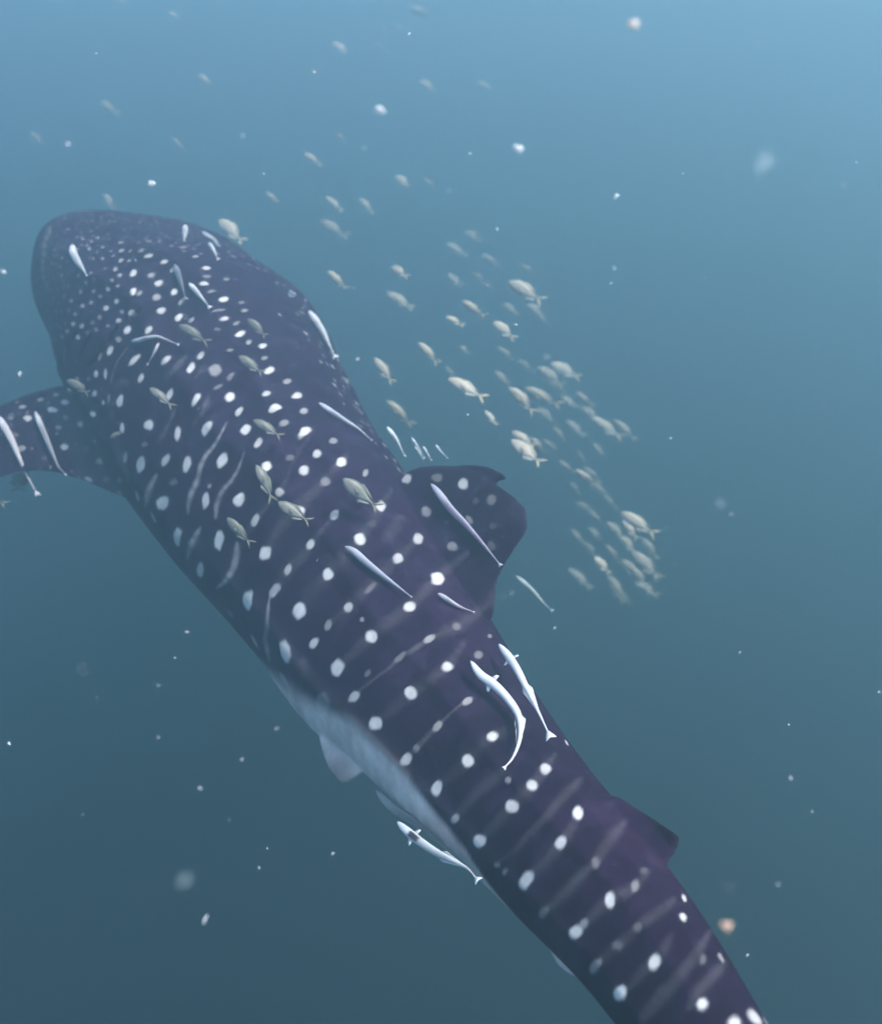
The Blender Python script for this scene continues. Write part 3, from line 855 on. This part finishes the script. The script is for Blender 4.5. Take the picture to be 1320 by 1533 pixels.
SCHOOL = [  # snout, tail tip, distance: loose school right of the back
 (490,406,520,434,7.6),(585,400,612,416,7.6),(578,438,620,462,9.2),(761,422,815,454,7.4),(691,451,728,476,7.0),(667,474,696,489,7.0),(738,482,772,509,7.0),
 (626,513,658,547,7.2),(560,536,590,576,7.6),(670,566,729,598,6.5),(761,580,802,621,6.7),(578,600,619,640,7.9),(725,615,745,638,7.2),(788,457,816,471,10.5),
 (720,382,750,400,10.5),(669,410,693,430,12),(708,410,730,425,11.5),(687,518,703,531,9.5),(740,556,763,576,9.6),(667,550,681,565,11),(667,365,700,384,12),
 (700,345,725,361,13),(775,395,805,413,13),(720,424,745,434,13),
 (824,544,870,567,8.6),(804,550,847,580,9.2),(859,587,888,609,9.2),(784,582,841,610,7.8),(886,625,932,658,8.6),(918,629,954,661,8.6),(765,659,813,697,6.3),
 (766,646,802,670,7.6),(792,656,819,679,8.2),(887,664,905,684,11),(861,675,880,696,8.8),(859,704,897,728,7.3),(836,690,860,708,8.8),(813,658,841,684,11),
 (928,767,984,803,7.4),(907,782,937,808,8.8),(931,779,955,809,7.7),(853,793,877,819,10),(882,790,900,809,11),(861,753,893,770,11),(889,834,914,860,7.3),
 (910,862,934,906,8.8),(942,848,971,880,8.1),(945,825,990,870,8.8),(951,871,988,894,10),(850,851,887,882,11),(882,724,916,747,10),(853,721,868,742,11),
 (812,566,848,590,10.5),(838,592,866,612,11),(800,612,835,636,10),(846,630,878,655,11),(870,610,899,633,11),(826,640,850,662,10),(872,700,900,722,10.5),
 (900,740,925,765,11),(880,765,905,788,10.5),(925,800,955,832,9.6),(905,815,930,845,10),(960,805,985,838,10.5),(930,838,958,868,10),(872,812,896,838,11),
 (918,880,948,908,11),(958,838,986,862,11),(745,520,770,540,10),(775,540,800,560,10.5),(800,470,826,490,11.5),(752,455,778,472,11)]
AHEAD = [  # faint ones farther off
 (455,230,482,248,9),(498,65,523,82,11),(627,122,653,137,11),(613,13,657,29,12),(503,200,519,213,12),(592,263,613,280,10),(635,268,653,282,10.5),
 (487,295,515,318,9),(537,298,560,320,10),(478,332,522,356,10.5),(398,288,418,303,10.5),(693,347,720,360,13),(713,125,740,134,13.5),(717,180,738,188,14),
 (560,68,587,82,14),(467,103,476,116,13),(253,17,269,29,10.5),(297,113,318,128,10.5),(148,153,178,172,12),(257,207,278,227,12.5),(45,198,67,216,14),
 (155,290,171,313,11),(310,-4,322,6,13),(176,-3,191,7,13)]
OWN = {(765, 659): 'bright white bellied fish of the school nearest the dorsal fin tip', (670, 566): 'long golden fish with a spread forked tail at the inner edge of the school',
       (928, 767): 'long fish with an arched back leading the trailing clump of the school', (761, 422): 'broad pale fish at the outer front edge of the golden school',
       (490, 406): 'lone plump fish between the shark head ridge and the golden school', (578, 600): 'pale deep bodied fish just above the small remora cluster',
       (560, 536): 'pale fish beside the broad tailed white remora, curving downward', (889, 834): 'bright small fish on the inner side of the trailing clump',
       (784, 582): 'hazy golden fish with a glinting white tail tip', (761, 580): 'golden tapering fish behind the long fork tailed golden fish'}
for hx, hy, tx, ty, z in SCHOOL:
    if (hx, hy) in OWN:
        lab, grp = OWN[(hx, hy)], 'golden school beside the whale shark'
    elif z > 9.4:
        lab, grp = 'dim hazy fish deep inside the golden school', 'dim fish deep in the school'
    elif hy < 530:
        lab, grp = 'pale golden fish in the thin front part of the school', 'front part of the golden school'
    elif hy < 740:
        lab, grp = 'pale golden fish in the crowded middle of the school', 'middle of the golden school'
    else:
        lab, grp = 'pale fish in the trailing clump of the school behind the dorsal fin', 'trailing clump of the golden school'
    place_fish(GOLD, hx, hy, tx, ty, z * (1.16 if z < 8.4 else 1.35), lab, grp)
for hx, hy, tx, ty, z in AHEAD:
    if hx < 340:
        lab, grp = 'faint pale fish alone in the haze straight above the shark head', 'faint fish above the shark head'
    else:
        lab, grp = 'faint pale fish scattered in the haze ahead of the golden school', 'faint fish ahead of the school'
    place_fish(GOLD, hx, hy, tx, ty, z * 1.3, lab, grp, dz=RNG.uniform(0, .2))

# ---------------------------------------------------------------- drifting matter
def plain(name, rgb, rough=.6, alpha=None, trans=0):
    m, nt, b = new_mat(name)
    tc = nt.nodes.new('ShaderNodeTexCoord')
    n = nt.nodes.new('ShaderNodeTexNoise'); n.inputs['Scale'].default_value = 3
    nt.links.new(tc.outputs['Generated'], n.inputs['Vector'])
    r = nt.nodes.new('ShaderNodeValToRGB')
    r.color_ramp.elements[0].color = (*[c * .75 for c in rgb], 1)
    r.color_ramp.elements[1].color = (*rgb, 1)
    nt.links.new(n.outputs['Fac'], r.inputs[0])
    nt.links.new(r.outputs[0], b.inputs['Base Color'])
    b.inputs['Roughness'].default_value = rough
    out = nt.nodes['Material Output']
    tr = nt.nodes.new('ShaderNodeBsdfTranslucent')
    nt.links.new(r.outputs[0], tr.inputs['Color'])
    mx = nt.nodes.new('ShaderNodeMixShader')
    mx.inputs[0].default_value = .5
    nt.links.new(b.outputs[0], mx.inputs[1])
    nt.links.new(tr.outputs[0], mx.inputs[2])
    last = mx
    if alpha is not None:
        tp = nt.nodes.new('ShaderNodeBsdfTransparent')
        last = nt.nodes.new('ShaderNodeMixShader')
        last.inputs[0].default_value = alpha
        nt.links.new(tp.outputs[0], last.inputs[1])
        nt.links.new(mx.outputs[0], last.inputs[2])
    nt.links.new(last.outputs[0], out.inputs['Surface'])
    return m


def ico():
    t = (1 + 5**.5) / 2
    v = [(-1, t, 0), (1, t, 0), (-1, -t, 0), (1, -t, 0), (0, -1, t), (0, 1, t), (0, -1, -t), (0, 1, -t), (t, 0, -1), (t, 0, 1), (-t, 0, -1), (-t, 0, 1)]
    f = [(0, 11, 5), (0, 5, 1), (0, 1, 7), (0, 7, 10), (0, 10, 11), (1, 5, 9), (5, 11, 4), (11, 10, 2), (10, 7, 6), (7, 1, 8),
         (3, 9, 4), (3, 4, 2), (3, 2, 6), (3, 6, 8), (3, 8, 9), (4, 9, 5), (2, 4, 11), (6, 2, 10), (8, 6, 7), (9, 8, 1)]
    v = [unit(np.array(p)) for p in v]
    nf = []
    mid = {}
    def m(a, b):
        k = (min(a, b), max(a, b))
        if k not in mid:
            v.append(unit(v[a] + v[b])); mid[k] = len(v) - 1
        return mid[k]
    for a, b, c in f:
        x, y, z = m(a, b), m(b, c), m(c, a)
        nf += [(a, x, z), (b, y, x), (c, z, y), (x, y, z)]
    return v, nf


IV, IF = ico()


def blob(x, y, z, a, b, ang):
    c, s = math.cos(rad(ang)), math.sin(rad(ang))
    u = (c * RIGHT + s * UP) * a * z / FPX
    w = (-s * RIGHT + c * UP) * b * z / FPX
    q = FWD * b * .8 * z / FPX
    ph = RNG.uniform(0, 6)
    return at(x, y, z), [(p[0] * u + p[1] * w + p[2] * q) * (1 + .45 * math.sin(3.2 * p[0] + ph) * math.cos(2.6 * p[1] - ph + p[2])) for p in IV]


snow = plain('marine_snow', (.85, .88, .90))
peach = plain('peach_flock', (.85, .62, .48))
cream = plain('cream_flock', (.88, .80, .72))
jelly = plain('jelly', (.75, .85, .88), alpha=.2)
for x, y, z, a, b, ang, mt, lab in (
        (948, 37, 1.6, 5.5, 8, 80, cream, 'bright cream white speck drifting high in open water'),
        (569, 165, 2.0, 4.8, 8.5, 80, snow, 'bright cream speck drifting above the school'),
        (776, 223, 2.2, 4.5, 8, 60, snow, 'pale tilted flake drifting above the golden school'),
        (1087, 1386, 1.5, 6.5, 8.5, 70, peach, 'soft peach blob drifting beside the shark tail'),
        (1142, 245, 1.2, 13, 12, 20, jelly, 'faint rounded jelly blob in open pale water'),
        (307, 1377, 2.2, 8, 2.2, 68, snow, 'thin slanted white flake in the dark deep water'),
        (437, 440, 4.6, 5.5, 5, 0, jelly, 'faint blue speck beside the shark head ridge'),
        (227, 275, 2.8, 5, 4, 25, snow, 'small bright white speck above the shark head'),
        (922, 294, 2.6, 5, 3, 30, snow, 'small oblong white speck in open water'),
        (1077, 754, 1.5, 5, 5, 0, jelly, 'faint round speck right of the golden school'),
        (277, 1318, 1.1, 9, 9, 0, jelly, 'faint dim round blob in the dark deep water')):
    p, vs = blob(x, y, z, a, b, ang)
    o = mesh_obj('drifting_speck', vs, IF, mt)
    o.location = Vector(p)
    tag(o, lab, 'speck')
vs, fs = [], []
SPECKS = [(102,216,4),(6,407,4.5),(14,1113,4),(300,1180,3.5),(498,1278,3.5),(414,1091,2.8),(237,1104,2.8),(535,538,3.4),(1183,1165,3),(830,940,3.2),(30,560,4),
          (144,80,2),(364,204,2.4),(395,260,2.2),(612,51,2.8),(597,40,2),(545,222,2.2),(703,230,2.4),(672,286,2.6),(744,343,2.6),(1022,260,2.6),(1281,243,2.4),
          (1262,277,2.6),(914,424,2.4),(818,535,2.6),(772,486,2.6),(700,621,2.2),(766,888,2.4),(237,1026,2),(262,985,2.2),(1118,1430,3),(362,1137,3),(388,1299,2),
          (400,1270,2),(1003,656,2.2),(1180,1085,2.4),(1215,1215,2),(1164,1324,3),(280,946,3.4),(470,108,3),(404,615,2.2),(919,402,2.2),(1107,977,2),(1315,1036,2.6)]
for x, y, a in SPECKS:
    p, q = blob(x, y, RNG.uniform(1.8, 3.2), a * RNG.uniform(.65, 1.0), a * RNG.uniform(.35, .6), RNG.uniform(0, 180))
    b0 = len(vs)
    vs += [p + d for d in q]
    fs += [tuple(b0 + i for i in f) for f in IF]
for _ in range(520):
    z = RNG.uniform(1.2, 9)
    x, y = RNG.uniform(-500, 1820), RNG.uniform(-300, 1800)
    r = RNG.uniform(.0005, .0014) * FPX / z * (1 + .12 * z)
    hit, _n = cast(x, y)
    if hit is not None and hit @ FWD < z + .1:
        continue
    p, q = blob(x, y, z, r * RNG.uniform(.8, 1.9), r * .7, RNG.uniform(0, 180))
    b0 = len(vs)
    vs += [p + d for d in q]
    fs += [tuple(b0 + i for i in f) for f in IF]
tag(mesh_obj('plankton', vs, fs, snow), 'fine pale plankton flecks suspended through the water', 'plankton', kind='stuff')
